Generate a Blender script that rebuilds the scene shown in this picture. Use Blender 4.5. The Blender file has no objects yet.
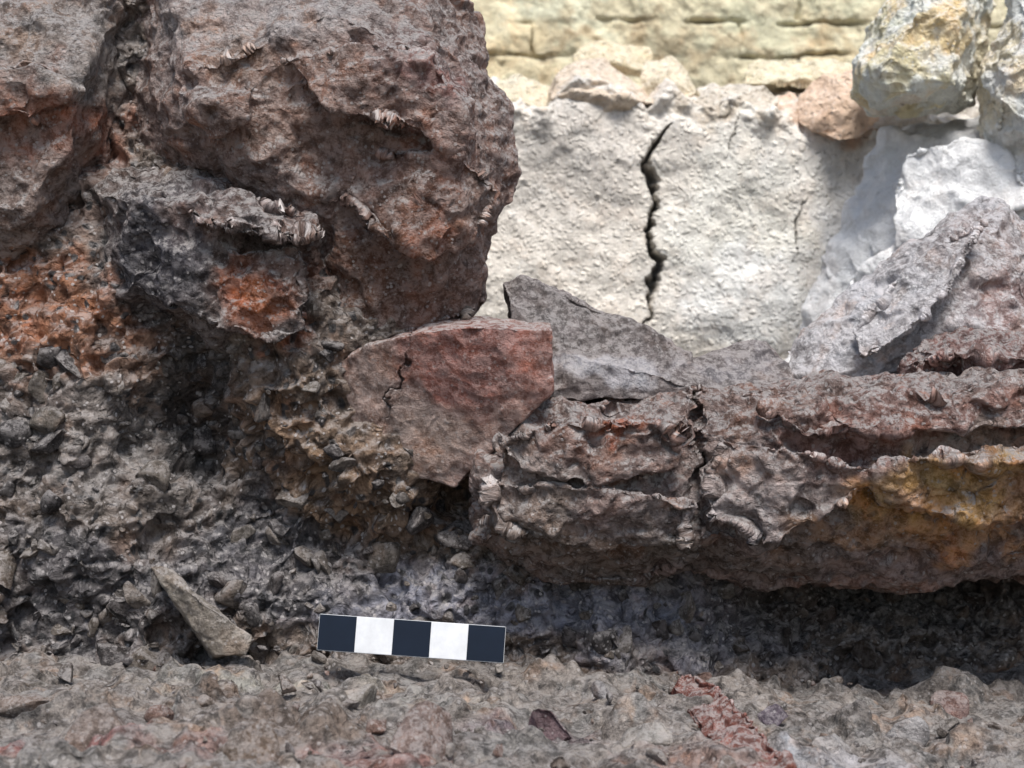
import bpy, bmesh, math, random, time
import numpy as np
from mathutils import Vector
from mathutils.bvhtree import BVHTree
T0=time.time()
S=0.0005625; CD=0.8
GAIN=1.17
sc=bpy.context.scene
def W(px,py,y=0.0):
    k=(CD+y)/CD
    return ((px-512)*S*k, y, (384-py)*S*k)
def lin(c,g=None,sat=.90):
    g=GAIN if g is None else g
    c=np.array(c,float)/255.0
    l=c@np.array([.3,.59,.11]); c=l+(c-l)*sat
    return np.minimum(np.where(c<=0.04045,c/12.92,((c+0.055)/1.055)**2.4)*g,.88)
_r=np.random.RandomState(7)
PERM=np.concatenate([_r.permutation(256)]*3)
GR=_r.normal(size=(256,3)); GR/=np.linalg.norm(GR,axis=1)[:,None]
def pn(P):
    I=np.floor(P).astype(np.int64); F=P-I; I&=255
    U=F*F*F*(F*(F*6-15)+10)
    out=0
    for dx in (0,1):
        wx=U[:,0] if dx else 1-U[:,0]
        a=PERM[(I[:,0]+dx)&255]
        for dy in (0,1):
            wy=U[:,1] if dy else 1-U[:,1]
            b=PERM[a+((I[:,1]+dy)&255)]
            for dz in (0,1):
                wz=U[:,2] if dz else 1-U[:,2]
                g=GR[PERM[b+((I[:,2]+dz)&255)]]
                out=out+wx*wy*wz*(g[:,0]*(F[:,0]-dx)+g[:,1]*(F[:,1]-dy)+g[:,2]*(F[:,2]-dz))
    return out
def fbm(P,f,o=3,off=0.0):
    r=0;a=1.0
    for i in range(o):
        r=r+a*pn(P*f+off+17.3*i); f*=2.03; a*=0.5
    return r
def sm(x): 
    x=np.clip(x,0,1); return x*x*(3-2*x)
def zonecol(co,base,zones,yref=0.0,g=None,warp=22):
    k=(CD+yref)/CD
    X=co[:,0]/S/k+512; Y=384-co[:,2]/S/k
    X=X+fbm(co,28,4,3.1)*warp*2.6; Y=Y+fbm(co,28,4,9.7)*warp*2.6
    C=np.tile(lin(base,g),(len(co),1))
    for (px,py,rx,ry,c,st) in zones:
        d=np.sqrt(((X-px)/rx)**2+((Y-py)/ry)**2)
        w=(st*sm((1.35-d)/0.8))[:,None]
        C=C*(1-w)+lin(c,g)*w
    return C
def setattrs(me,co,C):
    n=len(me.vertices)
    a=me.color_attributes.new("Col",'FLOAT_COLOR','POINT')
    a.data.foreach_set('color',np.concatenate([C,np.ones((n,1))],1).astype(np.float32).ravel())
    b=me.attributes.new("rest",'FLOAT_VECTOR','POINT')
    b.data.foreach_set('vector',co.astype(np.float32).ravel())
def getco(me):
    a=np.empty(len(me.vertices)*3,np.float32); me.vertices.foreach_get('co',a); return a.reshape(-1,3).astype(float)
def getno(me):
    a=np.empty(len(me.vertices)*3,np.float32); me.vertices.foreach_get('normal',a); return a.reshape(-1,3).astype(float)
# ---------------- material: true displacement for relief, bump for grain
def rockmat(name,a1=.006,a2=.004,a3=.003,a4=.004,a5=.0008,f=1.0,dust=.6,dustcol=(170,164,162),
            speck=.5,black=.4,var=.5,rough=.9,dust_lo=.0,dust_hi=.8,cav=.5,tint=.5,spec=.25,bump=1.0,cave=0,pit=.28,allover=.3,calm=.3,vs=48,pore=0):
    m=bpy.data.materials.new(name); m.use_nodes=True; m.displacement_method='DISPLACEMENT'
    nt=m.node_tree; N=nt.nodes; L=nt.links; N.clear()
    def node(t,**kw):
        n=N.new(t)
        for k,v in kw.items(): setattr(n,k,v)
        return n
    def put(n,i,v):
        if isinstance(v,bpy.types.NodeSocket): L.new(v,n.inputs[i])
        elif v is not None: n.inputs[i].default_value=v
    def M(op,a,b=None,c=None,clamp=False):
        n=node('ShaderNodeMath',operation=op,use_clamp=clamp)
        put(n,0,a); put(n,1,b); put(n,2,c); return n.outputs[0]
    def V(op,a,b=None):
        n=node('ShaderNodeVectorMath',operation=op); put(n,0,a); put(n,1,b)
        return n.outputs['Value'] if op=='DOT_PRODUCT' else n.outputs[0]
    def VS(a,s):
        n=node('ShaderNodeVectorMath',operation='SCALE'); put(n,0,a); n.inputs['Scale'].default_value=s; return n.outputs[0]
    def noise(v,s,d=3,r=.55,dist=0):
        n=node('ShaderNodeTexNoise'); put(n,'Vector',v); n.inputs['Scale'].default_value=s; n.inputs['Detail'].default_value=d
        n.inputs['Roughness'].default_value=r; n.inputs['Distortion'].default_value=dist; return n
    def vor(v,s,feat='F1',smo=.2):
        n=node('ShaderNodeTexVoronoi',feature=feat); put(n,'Vector',v); n.inputs['Scale'].default_value=s
        if feat=='SMOOTH_F1': n.inputs['Smoothness'].default_value=smo
        return n
    def ramp(x,lo,hi,a=0.,b=1.):
        n=node('ShaderNodeMapRange',interpolation_type='SMOOTHSTEP'); put(n,0,x); n.inputs[1].default_value=lo; n.inputs[2].default_value=hi
        n.inputs[3].default_value=a; n.inputs[4].default_value=b
        return n.outputs[0]
    def mix(fac,a,b,mode='MIX'):
        n=node('ShaderNodeMix',data_type='RGBA',blend_type=mode); n.clamp_factor=True
        put(n,0,fac); 
        for i,v in ((6,a),(7,b)):
            if isinstance(v,bpy.types.NodeSocket): L.new(v,n.inputs[i])
            else: n.inputs[i].default_value=(*v,1)
        return n.outputs[2]
    at=node('ShaderNodeAttribute',attribute_name='rest').outputs['Vector']
    col=node('ShaderNodeAttribute',attribute_name='Col').outputs['Color']
    wn=noise(at,60*f,1.5).outputs['Color']
    p=V('ADD',at,VS(V('SUBTRACT',wn,(.5,.5,.5)),.012/f))
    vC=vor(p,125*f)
    nA=noise(at,32*f,2.5,.5).outputs[0]
    vB=vor(p,vs*f,'SMOOTH_F1',.32)
    fac=V('DOT_PRODUCT',V('SUBTRACT',vB.outputs['Color'],(.5,.5,.5)),VS(V('SUBTRACT',p,vB.outputs['Position']),vs*f))
    vS=vor(V('ADD',p,(1.,4.,2.)),120*f,'SMOOTH_F1',.12)
    nD=noise(at,160*f,2.0,.55).outputs[0]
    vP=vor(V('ADD',p,(4.,9.,2.)),165*f)
    mod=ramp(noise(V('ADD',at,(8.,3.,6.)),26*f,2,.6).outputs[0],.38,.62,calm,1.25)
    h=M('MULTIPLY',M('SUBTRACT',nA,.5),a1*2)
    h=M('ADD',h,M('MULTIPLY',fac,a2*1.6))
    hf=M('MULTIPLY',M('SUBTRACT',.4,vS.outputs['Distance']),a3)
    hf=M('ADD',hf,M('MULTIPLY',M('SUBTRACT',nD,.5),a4*2))
    hf=M('SUBTRACT',hf,M('MULTIPLY',ramp(vP.outputs['Distance'],.50,.0),a4*pit))
    h=M('ADD',h,M('MULTIPLY',hf,mod))
    if cave:
        nq=noise(V('ADD',at,(2.,5.,1.)),48*f,2,.5).outputs[0]
        h=M('SUBTRACT',h,M('MULTIPLY',ramp(nq,.50,.26),cave))
    dn=node('ShaderNodeDisplacement'); dn.inputs['Midlevel'].default_value=0; dn.inputs['Scale'].default_value=1; L.new(h,dn.inputs['Height'])
    vE=vor(at,430*f); nF=noise(at,300*f,5,.76).outputs[0]
    hb=M('ADD',M('MULTIPLY',nF,.0058*bump/f),M('MULTIPLY',vE.outputs['Distance'],-a5*.8))
    if pore:
        vQ=vor(V('ADD',p,(2.,2.,8.)),230*f)
        pr=ramp(vQ.outputs['Distance'],.42,.18)
        hb=M('SUBTRACT',hb,M('MULTIPLY',pr,.0018*pore/f))
    bn=node('ShaderNodeBump'); bn.inputs['Strength'].default_value=1; bn.inputs['Distance'].default_value=1; L.new(hb,bn.inputs['Height'])
    n1=noise(at,95*f,6,.8).outputs[0]
    c=mix(ramp(n1,.37,.63),mix(var,col,(0.18,.165,.155),'MULTIPLY'),mix(var*.8,col,(2.0,1.97,1.93),'MULTIPLY'))
    n2=noise(at,38*f,3,.65); s0=node('ShaderNodeSeparateColor'); L.new(n2.outputs['Color'],s0.inputs[0])
    c=mix(M('MULTIPLY',ramp(s0.outputs[0],.52,.66),tint),c,mix(1.0,c,(1.28,.92,.68),'MULTIPLY'))
    c=mix(M('MULTIPLY',ramp(s0.outputs[1],.48,.62),tint),c,mix(1.0,c,(.84,.95,1.03),'MULTIPLY'))
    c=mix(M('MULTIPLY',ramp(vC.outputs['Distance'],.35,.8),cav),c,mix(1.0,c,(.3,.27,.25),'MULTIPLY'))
    if black>.06:
        vK=vor(V('ADD',p,(7.,1.,2.)),190*f)
        sx=node('ShaderNodeSeparateColor'); L.new(vK.outputs['Color'],sx.inputs[0])
        c=mix(M('MULTIPLY',M('MULTIPLY',ramp(sx.outputs[0],.72,.84),ramp(M('SUBTRACT',1,vK.outputs['Distance']),.4,.65)),black),c,(.012,.012,.015))
    ge=node('ShaderNodeNewGeometry'); sp=node('ShaderNodeSeparateXYZ'); L.new(ge.outputs['Normal'],sp.inputs[0])
    up=M('ADD',ramp(sp.outputs[2],dust_lo,dust_hi),allover,clamp=True)
    nd=ramp(noise(at,190*f,5,.8).outputs[0],.43,.56)
    dc=tuple(lin(dustcol))
    c=mix(M('MULTIPLY',M('MULTIPLY',up,M('ADD',M('MULTIPLY',nd,.88),.12)),dust),c,dc)
    s2=node('ShaderNodeSeparateColor'); L.new(vE.outputs['Color'],s2.inputs[0])
    c=mix(M('MULTIPLY',M('MULTIPLY',ramp(s2.outputs[1],.80,.88),ramp(M('SUBTRACT',1,vE.outputs['Distance']),.55,.7)),speck),c,tuple(np.minimum(np.array(dc)*1.25,.85)))
    b=node('ShaderNodeBsdfPrincipled'); L.new(c,b.inputs['Base Color']); b.inputs['Roughness'].default_value=rough
    b.inputs['Specular IOR Level'].default_value=spec; L.new(bn.outputs[0],b.inputs['Normal'])
    o=node('ShaderNodeOutputMaterial'); L.new(b.outputs[0],o.inputs[0]); L.new(dn.outputs[0],o.inputs['Displacement'])
    return m
def hullmesh(hulls):
    bm=bmesh.new()
    for pts in hulls:
        vs=[bm.verts.new(p) for p in pts]
        r=bmesh.ops.convex_hull(bm,input=vs)
        kill=[v for v in vs if v.is_valid and not v.link_faces]
        bmesh.ops.delete(bm,geom=kill,context='VERTS')
    bmesh.ops.recalc_face_normals(bm,faces=bm.faces)
    me=bpy.data.meshes.new("h"); bm.to_mesh(me); bm.free(); return me
def rock(name,hulls,mat,base,zones=(),voxel=1.5,yref=0.0,amp=6,freq=18,smooth=8,shape=None,cull=None,g=None,seed=0,amp2=3,warp=22,pxl=True):
    if pxl: hulls=[[W(*p) for p in h] for h in hulls]
    me=hullmesh(hulls)
    ob=bpy.data.objects.new(name,me); sc.collection.objects.link(ob)
    md=ob.modifiers.new("r",'REMESH'); md.mode='VOXEL'; md.voxel_size=voxel*S
    if smooth:
        m2=ob.modifiers.new("s",'SMOOTH'); m2.factor=.5; m2.iterations=smooth
    dg=bpy.context.evaluated_depsgraph_get(); dg.update()
    nm=bpy.data.meshes.new_from_object(ob.evaluated_get(dg)); ob.modifiers.clear(); ob.data=nm; bpy.data.meshes.remove(me)
    me=nm
    if cull is not None:
        bm=bmesh.new(); bm.from_mesh(me)
        bmesh.ops.delete(bm,geom=[v for v in bm.verts if cull(v.co)],context='VERTS'); bm.to_mesh(me); bm.free()
    co=getco(me); no=getno(me)
    d=fbm(co,freq,3,seed*3.7)*amp*2*S
    rd=(0.5-np.abs(fbm(co,freq*2.2,2,seed+40.)))*amp2*2*S
    co=co+no*(d+rd-amp2*S)[:,None]
    if shape is not None: co=shape(co,no)
    me.vertices.foreach_set('co',co.astype(np.float32).ravel()); me.update()
    setattrs(me,co,zonecol(co,base,zones,yref,g,warp))
    me.polygons.foreach_set('use_smooth',np.ones(len(me.polygons),bool))
    me.materials.clear(); me.materials.append(mat)
    ob.name=name; me.name=name
    print(name,len(me.vertices),round(time.time()-T0,1))
    return ob
def gridmesh(name,X,Y,Z,mat,C):
    nv,nu=X.shape
    co=np.stack([X.ravel(),Y.ravel(),Z.ravel()],1)
    idx=np.arange(nu*nv).reshape(nv,nu)
    q=np.stack([idx[:-1,:-1],idx[:-1,1:],idx[1:,1:],idx[1:,:-1]],-1).reshape(-1,4)
    me=bpy.data.meshes.new(name); me.vertices.add(len(co)); me.vertices.foreach_set('co',co.astype(np.float32).ravel())
    me.loops.add(q.size); me.loops.foreach_set('vertex_index',q.ravel().astype(np.int32))
    me.polygons.add(len(q)); me.polygons.foreach_set('loop_start',np.arange(0,q.size,4,dtype=np.int32))
    me.polygons.foreach_set('use_smooth',np.ones(len(q),bool))
    me.update(calc_edges=True)
    ob=bpy.data.objects.new(name,me); sc.collection.objects.link(ob)
    setattrs(me,co,C); me.materials.append(mat); print(name,len(co),round(time.time()-T0,1)); return ob

# ================= materials
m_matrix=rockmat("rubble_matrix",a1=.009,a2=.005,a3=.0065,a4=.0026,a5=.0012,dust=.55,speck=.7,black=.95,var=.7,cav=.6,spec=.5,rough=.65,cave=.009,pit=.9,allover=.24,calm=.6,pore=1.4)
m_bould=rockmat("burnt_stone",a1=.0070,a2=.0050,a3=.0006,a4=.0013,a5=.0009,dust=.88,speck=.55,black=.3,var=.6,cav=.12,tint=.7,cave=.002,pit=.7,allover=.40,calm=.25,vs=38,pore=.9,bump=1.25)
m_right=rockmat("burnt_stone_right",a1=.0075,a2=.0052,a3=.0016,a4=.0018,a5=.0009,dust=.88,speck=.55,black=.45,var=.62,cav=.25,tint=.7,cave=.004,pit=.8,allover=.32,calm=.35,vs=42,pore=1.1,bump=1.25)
m_brick=rockmat("fired_clay",a1=.0014,a2=.0014,a3=.0001,a4=.0006,a5=.0003,dust=.85,speck=.25,black=.08,var=.5,cav=.05,tint=.5,dust_lo=.1,bump=.7,allover=.34)
m_shard=rockmat("red_clay",a1=.002,a2=.0020,a3=.0003,a4=.0012,a5=.0004,dust=.75,speck=.3,black=.15,var=.55,cav=.1,tint=.4,dust_lo=.2,bump=.9,allover=.15)
m_slab=rockmat("grey_slab",a1=.002,a2=.002,a3=.0005,a4=.0010,a5=.0005,dust=.6,speck=.35,black=.1,var=.5,cav=.1,tint=.3,bump=.8)
m_gb=rockmat("grey_burnt_stone",a1=.005,a2=.005,a3=.0006,a4=.0012,a5=.0006,dust=.8,dustcol=(204,201,203),speck=.4,black=.15,var=.45,cav=.1,tint=.4,bump=1.,pit=.6,vs=36,pore=.6,allover=.36)
m_ledge=rockmat("ledge_mortar",a1=.006,a2=.004,a3=.0009,a4=.0015,a5=.0009,dust=.5,speck=.5,black=.5,var=.68,cav=.12,tint=.6,dust_lo=.6,dust_hi=1.,allover=.14,pit=.5,cave=.003,calm=.15,vs=36,pore=.7,bump=1.15)
m_bg=rockmat("pale_plaster",a1=.003,a2=.0010,a3=.0002,a4=.0008,a5=.0005,f=.8,dust=.2,dustcol=(242,237,229),speck=.3,black=.14,var=.18,cav=.03,tint=.10,bump=.5,pit=1.2,calm=.3,pore=.8)
m_white=rockmat("white_lime",a1=.007,a2=.005,a3=.0006,a4=.0016,a5=.0005,f=.8,dust=.5,dustcol=(246,245,244),speck=.2,black=.03,var=.16,cav=.03,tint=.08,bump=.6,pit=.5)
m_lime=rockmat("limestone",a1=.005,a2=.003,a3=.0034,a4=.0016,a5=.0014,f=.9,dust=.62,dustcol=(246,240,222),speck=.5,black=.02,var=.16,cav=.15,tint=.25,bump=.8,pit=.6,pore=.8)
m_yel=rockmat("yellow_masonry",a1=.005,a2=.003,a3=.0008,a4=.0028,a5=.0006,f=.5,dust=.2,dustcol=(244,234,204),speck=.1,black=.05,var=.2,cav=.05,tint=.22,bump=.6,pit=.6)

FZ=[
 (60,40,90,60,(150,140,134),.8),(45,120,60,50,(166,102,74),.85),(70,190,80,50,(134,110,100),.8),
 (30,310,90,55,(158,92,48),.88),(130,340,60,30,(126,84,56),.65),
 (160,250,60,70,(66,66,76),.88),(250,210,80,34,(126,106,102),.7),
 (262,305,42,38,(180,92,40),.92),(296,290,24,36,(116,70,48),.6),
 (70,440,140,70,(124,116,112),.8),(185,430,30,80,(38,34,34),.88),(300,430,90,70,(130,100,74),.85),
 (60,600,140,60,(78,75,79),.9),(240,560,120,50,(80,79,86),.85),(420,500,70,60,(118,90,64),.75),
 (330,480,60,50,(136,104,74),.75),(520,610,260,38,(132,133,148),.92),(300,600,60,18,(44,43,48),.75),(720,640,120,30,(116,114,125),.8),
 (860,600,150,60,(64,49,40),.92),(1000,610,120,70,(50,39,33),.92),(20,390,60,20,(96,80,72),.6),  # dark brown zones: shade of the recess under the long stone, put into the colour
]
def idw(co,ctrl,pw=3,yk=1.0):
    X=co[:,0]/S+512; Y=384-co[:,2]/S
    num=0;den=0
    for px,py,v in ctrl:
        w=1/(((X-px)**2+(Y-py)**2+400.)**(pw/2)); num=num+w*v; den=den+w
    return num/den
CT=[(-200,300,.02),(-200,640,-.02),(0,300,.02),(0,380,.01),(0,450,0),(0,600,-.01),(0,680,-.01),(160,420,.045),(185,450,.045),(150,500,.0),(120,400,.0),(170,250,.012),(300,440,.0),(250,500,.035),(330,540,.03),(280,390,-.004),
 (360,480,-.008),(400,500,.0),(420,560,.03),(420,600,.008),(400,660,0),(560,600,.012),(620,650,-.005),(700,620,.02),(800,620,.08),(900,600,.14),(1000,620,.14),(1100,620,.12),
 (900,680,.07),(1024,690,.08),(700,690,.0),(800,690,.02),(150,630,-.01),(250,630,.004),(460,500,.045),(80,530,-.012),(400,200,.06),(100,100,.05),(600,450,.05),(900,450,.06),(280,340,.0)]
def mshape(co,no):
    w=sm((.19-co[:,1])/.12)
    co=co.copy(); co[:,1]+=w*idw(co,CT); return co
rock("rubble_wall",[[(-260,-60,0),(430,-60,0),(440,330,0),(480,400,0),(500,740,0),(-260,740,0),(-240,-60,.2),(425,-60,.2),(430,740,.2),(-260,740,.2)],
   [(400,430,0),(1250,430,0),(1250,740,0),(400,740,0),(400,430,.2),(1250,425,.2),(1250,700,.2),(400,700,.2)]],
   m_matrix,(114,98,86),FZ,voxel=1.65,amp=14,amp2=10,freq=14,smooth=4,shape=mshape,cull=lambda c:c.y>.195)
BZ=[(250,20,140,45,(172,158,154),.85),(200,90,70,50,(152,126,118),.75),(430,70,60,50,(142,110,104),.7),(440,90,26,16,(156,82,72),.5),
    (300,120,110,60,(148,112,96),.75),(420,170,70,50,(148,106,90),.8),(420,250,80,60,(130,84,62),.85),(470,220,30,60,(144,118,106),.6),(360,280,50,50,(110,74,54),.75),(250,60,40,30,(170,136,112),.5),
    (400,200,30,14,(90,58,44),.7),(300,170,60,12,(96,74,68),.6),(380,100,50,14,(106,78,70),.6)]
rock("burnt_boulder",[[(128,55,.05),(150,-80,.05),(440,-80,.05),(462,5,.05),(485,50,.05),(500,110,.05),(520,168,.05),(512,205,.05),(488,240,.05),(330,300,.05),(225,190,.04),(135,140,.05),
    (190,70,-.015),(330,10,-.02),(420,50,-.015),(462,130,-.01),(452,195,-.010),(390,225,-.005),(300,190,-.008),(215,150,-.002),
    (150,-80,.2),(440,-80,.2),(480,160,.2),(460,220,.2),(200,200,.2)],
   [(175,92,-.01),(205,96,-.036),(250,92,-.032),(246,120,-.030),(210,140,-.02),(180,118,-.012),(220,110,.05),(190,60,.02),(260,70,.02)],
   [(280,60,-.02),(360,40,-.034),(430,52,-.03),(470,120,-.026),(458,150,-.02),(380,120,-.034),(330,110,-.03),(400,80,.05),(300,50,.04),(460,60,.04)],
   [(360,150,-.012),(460,150,-.02),(500,190,.0),(480,240,.0),(430,262,-.012),(380,240,-.014),(340,200,-.01),(420,200,.06),(480,200,.06)],
   [(300,180,.02),(490,200,.03),(486,245,.03),(487,292,.03),(478,312,.03),(420,335,.02),(350,350,.02),(400,230,-.004),(450,240,-.002),(440,290,0.006),(370,300,0.006),(340,230,0),(470,300,.2),(350,330,.2),(470,200,.2)]],
   m_bould,(140,112,102),BZ,voxel=1.5,amp=8,amp2=5,freq=16,seed=2,smooth=5)
rock("weathered_boulder",[[(-200,-80,.06),(120,-80,.06),(142,0,.06),(134,70,.06),(112,150,.05),(92,185,.04),(80,235,.04),(20,270,.04),(-200,280,.05),
    (-100,40,0),(40,20,.005),(85,60,0),(70,150,.0),(20,210,.0),(-100,200,0),(-200,-80,.2),(110,-80,.2),(80,200,.2),(-200,250,.2)],
    [(-60,60,-.02),(40,70,-.016),(70,90,-.008),(30,120,-.01),(-60,120,-.02),(0,100,.05),(60,90,.05)]],
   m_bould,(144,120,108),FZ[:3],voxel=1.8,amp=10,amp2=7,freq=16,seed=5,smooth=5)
rock("slag_encrusted_stone",[[(88,190,.03),(120,165,.03),(200,165,.03),(300,205,.02),(325,225,.02),(328,300,.02),(310,350,.02),(200,345,.02),(110,300,.03),
    (120,200,-.012),(200,200,-.025),(215,325,-.02),(130,290,-.005),(100,200,.15),(310,220,.15),(200,340,.15),(240,220,-.02),(240,330,-.01)],
    [(180,196,-.01),(240,186,-.014),(318,212,-.012),(322,236,-.03),(250,232,-.04),(190,222,-.03),(250,215,.05),(310,230,.05)],
    [(212,250,-.02),(300,246,-.026),(306,330,-.018),(270,346,-.02),(214,330,-.022),(250,300,.04),(300,300,.04)]],
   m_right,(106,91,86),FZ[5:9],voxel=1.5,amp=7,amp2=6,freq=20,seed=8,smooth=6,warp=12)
BR=[(480,360,90,55,(140,82,70),.92),(375,390,45,50,(130,106,96),.9),(420,440,60,40,(150,126,114),.9),(540,370,20,40,(154,102,88),.5),(440,400,30,16,(154,128,118),.5),(500,385,30,12,(112,68,58),.5)]
def brickshape(co,no):
    X=co[:,0]/S+512; Y=384-co[:,2]/S
    cx=np.interp(Y,[340,380,400,420,440],[412,402,390,384,388])+fbm(co,120,3)*12
    w=sm(1.1-np.abs(X-cx)/2.0)*sm((Y-352)/12)*sm((426-Y)/30)*(co[:,1]<.02)
    co=co.copy(); co[:,1]+=w*.005+ (X<cx)*.004*sm((440-Y)/60)*(co[:,1]<.02); return co
rock("broken_brick",[[(338,362,.004),(366,346,-.010),(400,337,-.018),(430,331,-.025),(470,326,-.032),(551,331,-.038),(553,393,-.034),(524,408,-.026),(492,442,-.014),(455,486,.0),(430,482,.004),(400,466,.008),(372,452,.008),(350,420,.006),
    (440,320,.03),(551,322,.0),(480,316,.03),(340,355,.06),(550,385,.06),(450,470,.06),(350,420,.06)]],
   m_brick,(140,106,94),BR,voxel=1.1,amp=2.2,amp2=1.8,freq=30,seed=3,smooth=1,shape=brickshape,warp=14)
rock("grey_stone_slab",[[(503,285,.06),(522,276,.06),(600,310,.06),(660,333,.06),(690,354,.06),(700,380,.05),(560,400,.04),(520,400,.05),(508,300,.05),(600,390,.03),
     (525,280,.16),(690,360,.16),(560,400,.16),(690,400,.16)],
     [(680,358,.08),(712,350,.08),(735,344,.08),(765,341,.08),(790,364,.07),(800,400,.05),(600,400,.05),(640,380,.04),(765,345,.15),(790,400,.15),(640,400,.15)],
     [(545,350,.03),(600,362,.02),(650,372,.02),(690,385,.02),(690,400,.02),(540,400,.02),(600,400,.1),(560,352,.08)]],
   m_slab,(112,103,102),[(600,325,100,22,(96,89,87),.8),(600,374,70,18,(172,170,176),.85),(740,362,50,14,(122,117,121),.7)],voxel=1.3,amp=4,amp2=3,freq=30,seed=4,smooth=1,yref=.06)
RZ=[(560,430,70,40,(134,94,78),.7),(645,432,46,14,(172,96,62),.88),(520,480,40,60,(156,138,130),.75),(600,540,120,40,(106,86,70),.8),
    (760,480,80,45,(168,152,148),.85),(860,420,130,30,(144,98,86),.8),(740,420,60,30,(120,90,78),.65),(910,482,75,32,(200,150,76),.92),(950,520,90,26,(188,130,72),.88),
    (830,530,60,18,(172,124,80),.75),(1030,480,60,60,(188,134,90),.75),(640,505,60,25,(150,132,127),.65),(960,445,60,18,(172,154,144),.65),(720,560,120,30,(92,78,67),.7),(800,450,40,16,(116,80,70),.6)]
def rshape(co,no):
    X=co[:,0]/S+512; Y=384-co[:,2]/S
    cx=np.interp(Y,[380,430,460,500],[700,688,700,690])+fbm(co,90,3)*12
    w=sm(1.2-np.abs(X-cx)/5)*sm((500-Y)/40)*(co[:,1]<.03)
    co=co.copy(); co[:,1]+=w*.014; return co
rock("fractured_long_stone",[[(474,452,-.01),(490,425,-.015),(522,402,-.02),(560,398,-.01),(690,396,-.01),(700,500,-.03),(700,560,-.02),(640,588,0),(560,588,0),(500,562,-.005),(468,540,0),
     (500,450,-.03),(540,425,-.03),(690,425,-.03),(500,520,-.03),(600,535,-.03),(690,530,-.03),(520,395,.1),(690,388,.1),(480,540,.1),(680,580,.1)],
     [(488,440,-.036),(560,420,-.045),(640,418,-.05),(690,425,-.05),(680,470,-.045),(600,486,-.045),(520,470,-.04),(560,450,.03),(670,450,.03)],
     [(480,480,-.03),(560,486,-.04),(660,494,-.05),(700,500,-.045),(690,548,-.04),(600,552,-.03),(490,535,-.03),(560,520,.03),(670,520,.03)],
     [(690,392,-.01),(800,382,0),(900,372,.0),(1040,368,0),(1250,360,0),(1250,580,0),(1024,550,.0),(960,536,0),(880,526,0),(800,546,.0),(740,585,.01),(680,560,0),
     (690,440,-.03),(760,430,-.03),(880,420,-.025),(1024,425,-.02),(1250,430,-.03),(1250,500,-.02),(1024,500,-.02),(900,495,-.03),(800,520,-.03),(700,540,-.03),
     (690,390,.12),(1250,355,.12),(1250,570,.12),(700,590,.1)],
     [(720,440,-.04),(800,450,-.052),(880,470,-.05),(850,505,-.045),(760,545,-.04),(705,520,-.04),(700,470,-.04),(780,490,.03),(850,490,.03)],
     [(860,470,-.05),(940,452,-.06),(1060,446,-.065),(1200,450,-.05),(1200,520,-.04),(1050,524,-.04),(940,516,-.045),(875,502,-.042),(940,490,.03),(1100,490,.03)],
     [(760,405,-.03),(880,392,-.035),(1000,384,-.04),(1200,380,-.04),(1200,430,-.045),(980,428,-.045),(800,436,-.04),(900,410,.05),(1100,400,.05)]],
   m_right,(140,114,106),RZ,voxel=1.5,amp=9,amp2=6,freq=19,seed=11,smooth=7,shape=rshape)
rock("grey_boulder",[[(785,352,.1),(800,330,.1),(850,295,.1),(880,262,.1),(935,222,.1),(982,196,.1),(1003,198,.1),(1028,235,.1),(1100,300,.1),(1100,390,.08),(900,395,.07),(790,390,.08),
     (860,310,.07),(960,240,.06),(1000,230,.07),(960,320,.05),(1040,340,.05),(850,370,.06),(1000,220,.2),(1100,300,.2),(1100,390,.2),(800,390,.2),(900,270,.2)],
     [(850,330,.06),(900,270,.06),(950,235,.055),(985,222,.05),(950,290,.035),(900,340,.04),(860,360,.05),(900,300,.12)]],
   m_gb,(172,166,167),[(860,320,50,40,(204,201,205),.75),(990,260,60,60,(152,130,124),.7),(1000,310,60,30,(144,102,94),.7),(930,310,40,40,(170,162,164),.6)],voxel=1.5,amp=6,amp2=5,freq=24,seed=6,yref=.08,smooth=4)
rock("red_burnt_stone",[[(896,366,.03),(915,345,.03),(960,326,.03),(1030,335,.03),(1100,345,.03),(1100,395,.03),(900,395,.03),(940,355,.0),(1040,360,0),(1100,395,.1),(900,395,.1),(960,335,.08),(1100,345,.08)]],
   m_right,(130,88,80),[(960,332,60,10,(158,120,112),.6)],voxel=1.5,amp=4,amp2=5,freq=30,seed=9,yref=.03,smooth=4)
rock("wedge_stone",[[(150,566,-.038),(166,568,-.034),(236,622,-.04),(252,636,-.044),(246,655,-.046),(215,657,-.046),(196,622,-.044),(200,600,-.05),(240,640,.02),(160,575,.02),(210,660,.01)]],
   m_slab,(136,126,114),[(244,648,20,16,(92,82,54),.8)],voxel=1.0,amp=1.5,amp2=1.2,freq=34,seed=12,smooth=1)
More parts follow.
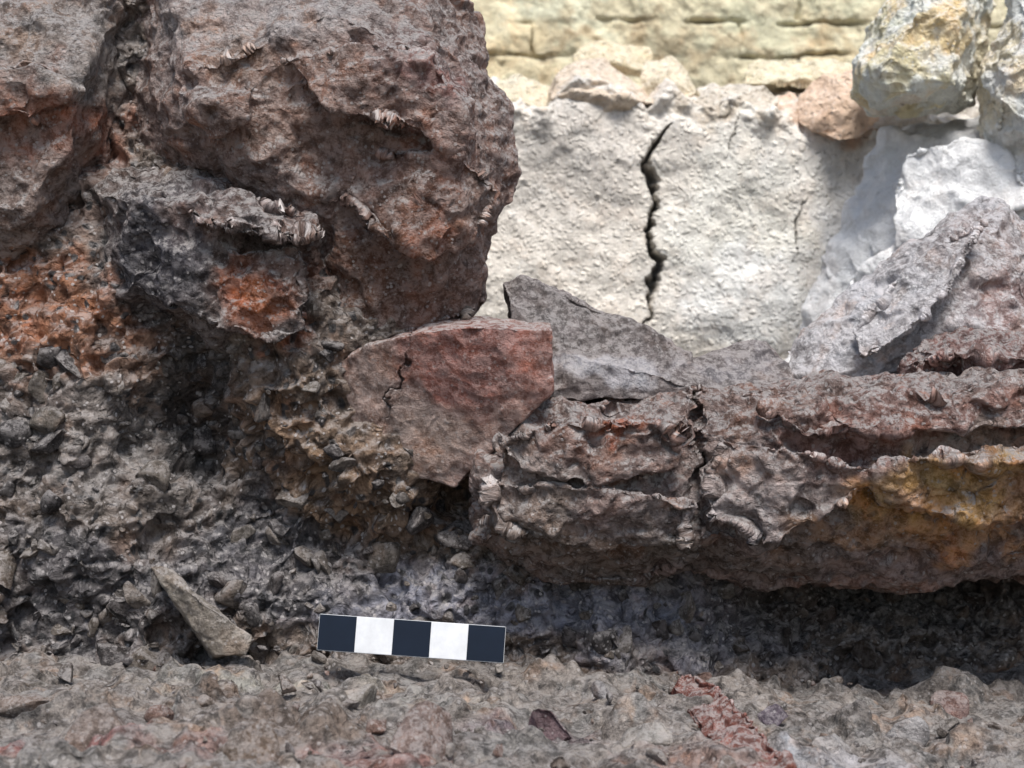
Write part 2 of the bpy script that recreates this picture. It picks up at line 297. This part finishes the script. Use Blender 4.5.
# ================= ledge
def ledge_z(x,y):
    px=x/S+512
    return np.interp(px,[-300,0,320,505,700,900,1300],[-.150,-.150,-.1515,-.1575,-.164,-.176,-.182])
xs=np.arange(-.39,.39,.0010); ys=np.arange(-.29,.08,.0010)
X,Y=np.meshgrid(xs,ys); P=np.stack([X.ravel(),Y.ravel(),0*X.ravel()],1)
rg=(0.35-np.abs(fbm(P,22,3,12.)))
Z=ledge_z(X,Y)+(fbm(P,14,4,5.)*.013+np.maximum(0,fbm(P,30,3,2.)-.05)*.024+rg*.011).reshape(X.shape)-.006
bar=sm(1.3-np.sqrt(((X+.057)/.075)**2+((Y+.055)/.04)**2)); Z=Z-bar*.003
Z-=.10*sm((-.245-Y)/.045)
C=zonecol(np.stack([X.ravel(),Y.ravel(),Z.ravel()],1),(136,128,122),[],0)
def lz(P,C,px,py,rx,ry,c,st):
    z0=-.155; yy=CD*(-z0)/((py-384)*S)-CD; xx=(px-512)*S*(CD+yy)/CD
    d=np.sqrt(((P[:,0]+fbm(P,40,3)*.03-xx)/(rx*S))**2+((P[:,1]+fbm(P,40,3,5.)*.03-yy)/(ry*S*2.2))**2)
    w=(st*sm((1.25-d)/.7))[:,None]; return C*(1-w)+lin(c)*w
for z in [(50,745,70,12,(166,104,98),.85),(120,690,120,15,(142,134,124),.6),(300,680,120,8,(170,163,149),.6),(300,730,90,20,(110,94,83),.8),(380,750,60,15,(146,98,90),.75),
          (540,715,60,15,(122,102,110),.7),(660,720,60,20,(180,170,163),.6),(850,730,90,25,(174,171,175),.8),(960,740,60,15,(186,182,185),.7),(700,740,60,30,(140,108,97),.7),(900,690,120,12,(94,84,78),.8),
          (160,720,50,10,(86,77,72),.7),(450,700,60,10,(162,155,146),.6),(230,700,40,8,(84,75,70),.7),(600,745,40,12,(90,83,80),.7),(460,735,40,8,(98,84,78),.6),(180,750,40,10,(150,104,96),.5)]:
    C=lz(P,C,*z)
gridmesh("stone_ledge",X,Y,Z,m_ledge,C)
def Lp(px,py,lift=0):
    z=-.158
    for _ in range(4):
        yy=CD*(-z)/((py-384)*S)-CD; xx=(px-512)*S*(CD+yy)/CD; z=float(ledge_z(xx,yy))
    return (xx,yy,z+lift)
rock("red_pottery_shard",[[Lp(670,690,.003),Lp(684,685,.007),Lp(704,693,.010),Lp(738,722,.009),Lp(792,772,.004),Lp(745,775,-.004),Lp(716,738,-.001),Lp(668,684,-.01),Lp(706,690,-.01),Lp(800,772,-.012),Lp(740,775,-.012)]],
   m_shard,(132,74,62),[],voxel=1.2,amp=6,amp2=6,freq=34,seed=14,smooth=2,pxl=False)

rng=random.Random(5); nr=np.random.RandomState(3)
bmi=bmesh.new(); bmesh.ops.create_icosphere(bmi,subdivisions=3,radius=1); bmi.verts.ensure_lookup_table()
ic=np.array([v.co[:] for v in bmi.verts]); ifc=np.array([[v.index for v in f.verts] for f in bmi.faces]); bmi.free()
def frags(name,places,mat):
    VV=[];FF=[];CC=[];n=0
    for (p,r,c) in places:
        q=ic.copy()
        for _ in range(9):
            d=nr.normal(size=3); d/=np.linalg.norm(d); t=nr.uniform(.3,.75)
            s=q@d; q=q-np.outer(np.maximum(0,s-t),d)
        q=q*nr.uniform(.6,1.4,3); A=np.linalg.qr(nr.normal(size=(3,3)))[0]; q=q@A*r*1.25
        VV.append(q+np.array(p)); FF.append(ifc+n); CC.append(np.tile(lin(c),(len(q),1))); n+=len(q)
    co=np.concatenate(VV); F=np.concatenate(FF); C=np.concatenate(CC)
    me=bpy.data.meshes.new(name); me.from_pydata(co.tolist(),[],F.tolist()); me.polygons.foreach_set('use_smooth',np.ones(len(F),bool))
    setattrs(me,co,C); me.materials.append(mat); ob=bpy.data.objects.new(name,me); sc.collection.objects.link(ob)
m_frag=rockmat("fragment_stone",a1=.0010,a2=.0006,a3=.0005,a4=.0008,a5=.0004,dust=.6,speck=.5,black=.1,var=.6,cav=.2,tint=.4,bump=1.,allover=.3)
pal=[(140,130,124),(122,108,98),(146,138,130),(128,98,86),(96,88,86),(110,100,92),(128,114,104)]
dk=[(92,85,80),(74,68,68),(108,98,88),(62,57,57),(118,108,100)]
pl=[]
for i in range(240):
    x=rng.uniform(-.36,.36); y=rng.uniform(-.24,.04)
    r=.0012+.0045*rng.random()**2.5
    if -.14<x<.02 and -.07<y<-.02: r=min(r,.0014)
    pl.append(((x,y,float(ledge_z(x,y))-r*.3-.001),r,rng.choice(pal)))
for (px,py,r,c) in [(770,715,.010,(114,100,116)),(830,742,.012,(168,162,160)),(900,735,.012,(156,152,152)),(545,722,.012,(120,92,98)),(650,735,.012,(164,156,148)),(240,745,.018,(118,98,82)),(350,695,.010,(156,148,138)),(600,690,.008,(146,142,144)),(950,705,.012,(136,102,94)),(985,752,.012,(166,162,164)),(100,730,.020,(136,118,108)),(430,745,.018,(132,110,102)),(20,700,.016,(130,118,110))]:
    pl.append((Lp(px,py,-r*.25),r,c))
frags("ledge_gravel",pl,m_frag)
ob=bpy.data.objects["rubble_wall"]; dg=bpy.context.evaluated_depsgraph_get(); bv=BVHTree.FromObject(ob,dg)
pl=[]
for i in range(620):
    px=rng.uniform(-100,1150); py=rng.uniform(340,690)
    w=W(px,py,0); h=bv.ray_cast(Vector((w[0],-.3,w[2])),Vector((0,1,0)))
    if h[0] is None: continue
    r=.0015+.008*rng.random()**2
    c=rng.choice(dk if px<740 else [(90,74,62),(62,49,42),(98,84,74)])
    pl.append((tuple(h[0]+Vector((0,r*.35,0))),r,c))
frags("embedded_gravel",pl,m_frag)

# ================= background
yb=.42; k=(CD+yb)/CD
pxs=np.arange(400,1120,1.3); pys=np.arange(50,500,1.3)
PX,PY=np.meshgrid(pxs,pys); X=(PX-512)*S*k; Z=(384-PY)*S*k
P=np.stack([X.ravel(),0*X.ravel()+3,Z.ravel()],1)
n=fbm(P,9,4,1.).reshape(X.shape); n2=fbm(P,40,3,6.).reshape(X.shape)
Yd=yb-n*.014-n2*.002
wob=(fbm(P,60,4,8.)*18).reshape(X.shape)
def crack(path,w0,dep):
    global Yd,CR
    py=[q[1] for q in path]; cx=np.interp(PY,py,[q[0] for q in path])+wob*.6
    ww=np.interp(PY,py,[q[2] for q in path])*w0*(1+wob*.05)
    t=sm(1.3-np.abs(PX-cx)/np.maximum(ww,.3))*(PY>py[0])*(PY<py[-1])
    Yd=Yd+t*dep; CR=np.maximum(CR,t)
CR=np.zeros_like(X)
crack([(668,124,.3),(655,140,1),(648,165,1.5),(656,200,1.3),(650,230,1),(650,245,1.6),(658,262,1.2),(650,285,1),(650,310,.6),(640,330,.3)],3.0,.03)
crack([(806,195,.3),(796,225,.8),(794,262,.3)],1.4,.008)
crack([(890,180,.5),(880,215,1),(872,260,.4)],2.,.015)
crack([(735,110,.5),(730,150,.4)],1.2,.006)
top=np.interp(PX,[380,500,545,590,650,700,760,860,1150],[95,104,96,84,102,104,104,118,100])+(fbm(P*np.array([1,0,0]),25,4,2.)*34).reshape(X.shape)
t=np.clip((top-PY)/50,0,1)
brk=sm((top+34-PY)/30)
Yd=Yd+t**1.1*.16-brk*(fbm(P,30,4,33.)*.026).reshape(X.shape)
C=zonecol(np.stack([X.ravel(),Yd.ravel(),Z.ravel()],1),(226,218,206),[(560,160,80,70,(206,198,188),.8),(570,260,60,60,(220,212,200),.7),(740,230,70,110,(232,225,215),.7),(820,160,50,50,(230,224,218),.6),(830,105,45,28,(222,180,146),.8),(760,300,90,50,(236,232,224),.7),
   (870,230,50,60,(240,238,236),.7),(720,100,60,12,(192,175,152),.7),(600,80,60,14,(206,181,152),.7)],yb,1.15)
cr=CR.ravel()[:,None]; C=C*(1-.75*cr)+lin((70,66,60))*.75*cr
gridmesh("plastered_masonry",X,Yd,Z,m_bg,C)
for i,(h,c) in enumerate([([(548,100,.43),(556,72,.45),(575,60,.46),(604,60,.47),(640,84,.47),(658,104,.43),(600,116,.42),(570,90,.415),(620,96,.41),(600,80,.55),(560,100,.55),(650,104,.55)],(214,194,170)),
      ([(690,108,.45),(705,86,.45),(740,78,.45),(768,84,.45),(782,100,.45),(770,118,.43),(720,116,.42),(730,96,.415),(740,90,.53),(700,108,.53),(780,108,.53)],(210,199,182)),
      ([(636,92,.49),(644,58,.51),(672,54,.51),(690,70,.51),(702,96,.49),(670,104,.47),(668,74,.47),(660,80,.58),(690,98,.58)],(220,206,177)),
      ([(796,124,.42),(800,92,.44),(822,72,.44),(860,70,.44),(885,85,.44),(888,135,.42),(840,142,.40),(846,100,.40),(840,90,.54),(800,120,.54),(880,120,.54)],(222,190,162)),
      ([(480,110,.46),(486,82,.48),(520,74,.48),(552,88,.48),(556,112,.46),(510,100,.44),(500,90,.57),(550,110,.57)],(216,203,173)),
      ([(740,84,.52),(752,62,.54),(800,56,.54),(850,66,.54),(870,92,.52),(800,84,.5),(800,60,.62),(850,90,.62),(750,90,.6)],(220,207,173)),
      ([(570,66,.56),(580,46,.58),(620,40,.58),(650,50,.58),(655,76,.56),(610,62,.54),(600,50,.66),(650,70,.66)],(216,199,163))]):
    rock("rubble_stone" if i==0 else "rubble_stone.%03d"%i,[h],m_bg,c,[],voxel=2,amp=9,amp2=7,freq=18,seed=20+i,smooth=1,g=1.1)
rock("white_lime_mortar",[[(785,356,.32),(815,310,.32),(850,262,.32),(872,205,.32),(866,160,.34),(880,128,.34),(950,118,.32),(1000,125,.30),(1120,100,.30),(1150,420,.25),(780,420,.30),
     (900,280,.26),(960,200,.24),(1060,150,.20),(1120,300,.18),(1000,125,.45),(1150,100,.45),(1150,420,.45),(780,420,.42)],
     [(905,150,.25),(960,140,.23),(1010,150,.22),(1040,200,.2),(960,230,.21),(900,260,.23),(890,200,.25),(960,180,.35)],
     [(800,340,.30),(850,280,.26),(900,240,.24),(930,300,.22),(860,380,.24),(860,330,.36)]],
   m_white,(240,238,238),[(870,150,50,30,(232,223,208),.7),(900,200,14,20,(204,188,158),.5),(1010,170,40,30,(240,239,240),.7)],voxel=2.1,amp=12,amp2=8,freq=14,seed=16,smooth=3,g=1.1)
LZ=[(915,40,45,35,(224,192,124),.8),(895,85,40,18,(230,207,150),.75),(1000,60,20,60,(220,200,150),.65),(960,80,30,30,(238,232,215),.5),(880,30,20,20,(234,218,178),.6)]
rock("limestone_rubble",[[(850,98,.28),(853,62,.28),(870,32,.28),(888,0,.28),(920,-50,.28),(1000,-50,.28),(988,0,.28),(985,60,.28),(976,106,.28),(930,114,.28),(870,120,.28),
      (880,70,.22),(920,10,.22),(960,20,.22),(955,85,.22),(890,95,.23),(860,90,.4),(900,-20,.4),(980,-20,.4),(970,100,.4)]],
   m_lime,(238,230,208),LZ,voxel=1.7,amp=7,amp2=7,freq=20,seed=21,yref=.26,g=1.2)
rock("limestone_rubble.001",[[(978,120,.24),(980,70,.24),(996,30,.24),(1010,-10,.24),(1100,-30,.24),(1120,160,.24),(1024,168,.24),(986,160,.24),
      (1000,100,.19),(1030,20,.19),(1080,60,.18),(1040,140,.19),(990,100,.35),(1100,-20,.35),(1110,160,.35)]],
   m_lime,(240,233,215),LZ,voxel=1.7,amp=7,amp2=7,freq=20,seed=23,yref=.22,g=1.2)
yb=.85; k=(CD+yb)/CD
pxs=np.arange(300,1250,2.0); pys=np.arange(-200,400,2.0)
PX,PY=np.meshgrid(pxs,pys); X=(PX-512)*S*k; Z=(384-PY)*S*k
P=np.stack([X.ravel(),0*X.ravel()+7,Z.ravel()],1)
w1=(fbm(P,8,4,4.)*26).reshape(X.shape)
J=np.zeros_like(X)
for py in (-150,-72,20,56,140): J=np.maximum(J,sm(1.2-np.abs(PY-py-w1*.6)/2.4))
for a,b,vs in ((-72,20,(440,575,790,950)),(20,56,(530,735,905)),(56,140,(480,640,800))):
    for vx in vs: J=np.maximum(J,sm(1.2-np.abs(PX-vx-w1)/2.4)*(PY>a)*(PY<b))
J*=np.clip(.15+fbm(P,10,3,2.).reshape(X.shape)*2.4,0,1)
Yd=yb+J*.02-fbm(P,7,4,3.).reshape(X.shape)*.018-fbm(P,26,4,3.).reshape(X.shape)*.006
C=zonecol(np.stack([X.ravel(),Yd.ravel(),Z.ravel()],1),(232,216,180),[(500,60,60,30,(228,204,158),.6),(690,44,110,16,(202,180,142),.7),(780,10,80,20,(240,225,190),.6),(600,40,50,14,(190,166,128),.7),(840,50,60,12,(206,182,138),.6),(560,12,60,14,(242,228,198),.6)],yb,1.15)
cr=J.ravel()[:,None]; C=C*(1-.55*cr)+lin((110,90,60))*.55*cr
gridmesh("yellow_block_wall",X,Yd,Z,m_yel,C)
gx=np.linspace(-15,15,120); GX,GY=np.meshgrid(gx,gx); P=np.stack([GX.ravel(),GY.ravel(),0*GX.ravel()],1)
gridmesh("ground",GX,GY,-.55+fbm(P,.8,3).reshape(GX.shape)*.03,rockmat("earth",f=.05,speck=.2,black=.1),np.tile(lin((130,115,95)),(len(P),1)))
# ================= scale bar
def simple(name,c,r=.5):
    m=bpy.data.materials.new(name); m.use_nodes=True; nt=m.node_tree; b=nt.nodes['Principled BSDF']
    n=nt.nodes.new('ShaderNodeTexNoise'); n.inputs['Scale'].default_value=70; n.inputs['Detail'].default_value=9; n.inputs['Roughness'].default_value=.7
    tc=nt.nodes.new('ShaderNodeTexCoord'); nt.links.new(tc.outputs['Object'],n.inputs['Vector'])
    cr=nt.nodes.new('ShaderNodeValToRGB'); e=cr.color_ramp.elements
    cc=np.array(c); e[0].position=.35; e[0].color=(*(cc*.85+.002),1); e[1].position=.7; e[1].color=(*np.minimum(cc*1.08+.002,.9),1)
    nt.links.new(n.outputs[0],cr.inputs[0]); nt.links.new(cr.outputs[0],b.inputs['Base Color']); b.inputs['Roughness'].default_value=r; b.inputs['Specular IOR Level'].default_value=.2; return m
mw=simple("white_card",(.70,.71,.73)); mk=simple("black_ink",(.005,.011,.024),.6)
bm=bmesh.new()
def box(x0,x1,y0,y1,z0,z1,mi,bev=0):
    r=bmesh.ops.create_cube(bm,size=1)
    for v in r['verts']: v.co=Vector(((x0+x1)/2+v.co.x*(x1-x0),(y0+y1)/2+v.co.y*(y1-y0),(z0+z1)/2+v.co.z*(z1-z0)))
    fs={f for v in r['verts'] for f in v.link_faces}
    for f in fs: f.material_index=mi
    if bev: 
        q=bmesh.ops.bevel(bm,geom=list({e for f in fs for e in f.edges}),offset=bev,segments=2,affect='EDGES')
        for f in q['faces']: f.material_index=mi
Lb=187*S; Hb=36*S; sg=Lb/5
box(-Lb/2,Lb/2,0,.0016,-Hb/2,Hb/2,0,.0003)
for i in (0,2,4): box(-Lb/2+sg*i+.0002*(i==0),-Lb/2+sg*(i+1)-.0002*(i==4),-.00025,.0004,-Hb/2+.0004,Hb/2-.0002,1)
me=bpy.data.meshes.new("scale_bar"); bm.to_mesh(me); bm.free(); me.materials.append(mw); me.materials.append(mk)
o=bpy.data.objects.new("scale_bar",me); sc.collection.objects.link(o); o.location=W(411.5,638.5,-.036); o.scale=(.955,)*3
o.rotation_euler=(math.radians(-6),math.radians(4.0),0)
# ================= light
w=bpy.data.worlds.new("World"); sc.world=w; w.use_nodes=True; nt=w.node_tree
sky=nt.nodes.new('ShaderNodeTexSky'); sky.sky_type='NISHITA'; sky.sun_disc=False
Sd=Vector((.08,-.50,.86)).normalized()
el=math.asin(Sd.z); sky.sun_elevation=el; sky.sun_rotation=math.atan2(Sd.x,Sd.y)
hs=nt.nodes.new('ShaderNodeHueSaturation'); hs.inputs['Saturation'].default_value=.7
nt.links.new(sky.outputs[0],hs.inputs['Color']); nt.links.new(hs.outputs[0],nt.nodes['Background'].inputs[0]); nt.nodes['Background'].inputs[1].default_value=.15
ld=bpy.data.lights.new("sun",'SUN'); ld.energy=5.0; ld.angle=math.radians(22); ld.color=(1,.96,.91)
lo=bpy.data.objects.new("sun",ld); sc.collection.objects.link(lo); lo.rotation_euler=(-Sd).to_track_quat('-Z','Y').to_euler()
cd=bpy.data.cameras.new("camera"); cam=bpy.data.objects.new("camera",cd); sc.collection.objects.link(cam)
cam.location=(0,-CD,0); cam.rotation_euler=(math.pi/2,0,0); cd.lens=50; cd.sensor_width=36; cd.clip_start=.01; cd.clip_end=100
cd.dof.use_dof=True; cd.dof.focus_distance=.77; cd.dof.aperture_fstop=13
sc.camera=cam
sc.view_settings.view_transform='Standard'; sc.view_settings.look='None'; sc.view_settings.exposure=0
print("built",time.time()-T0)
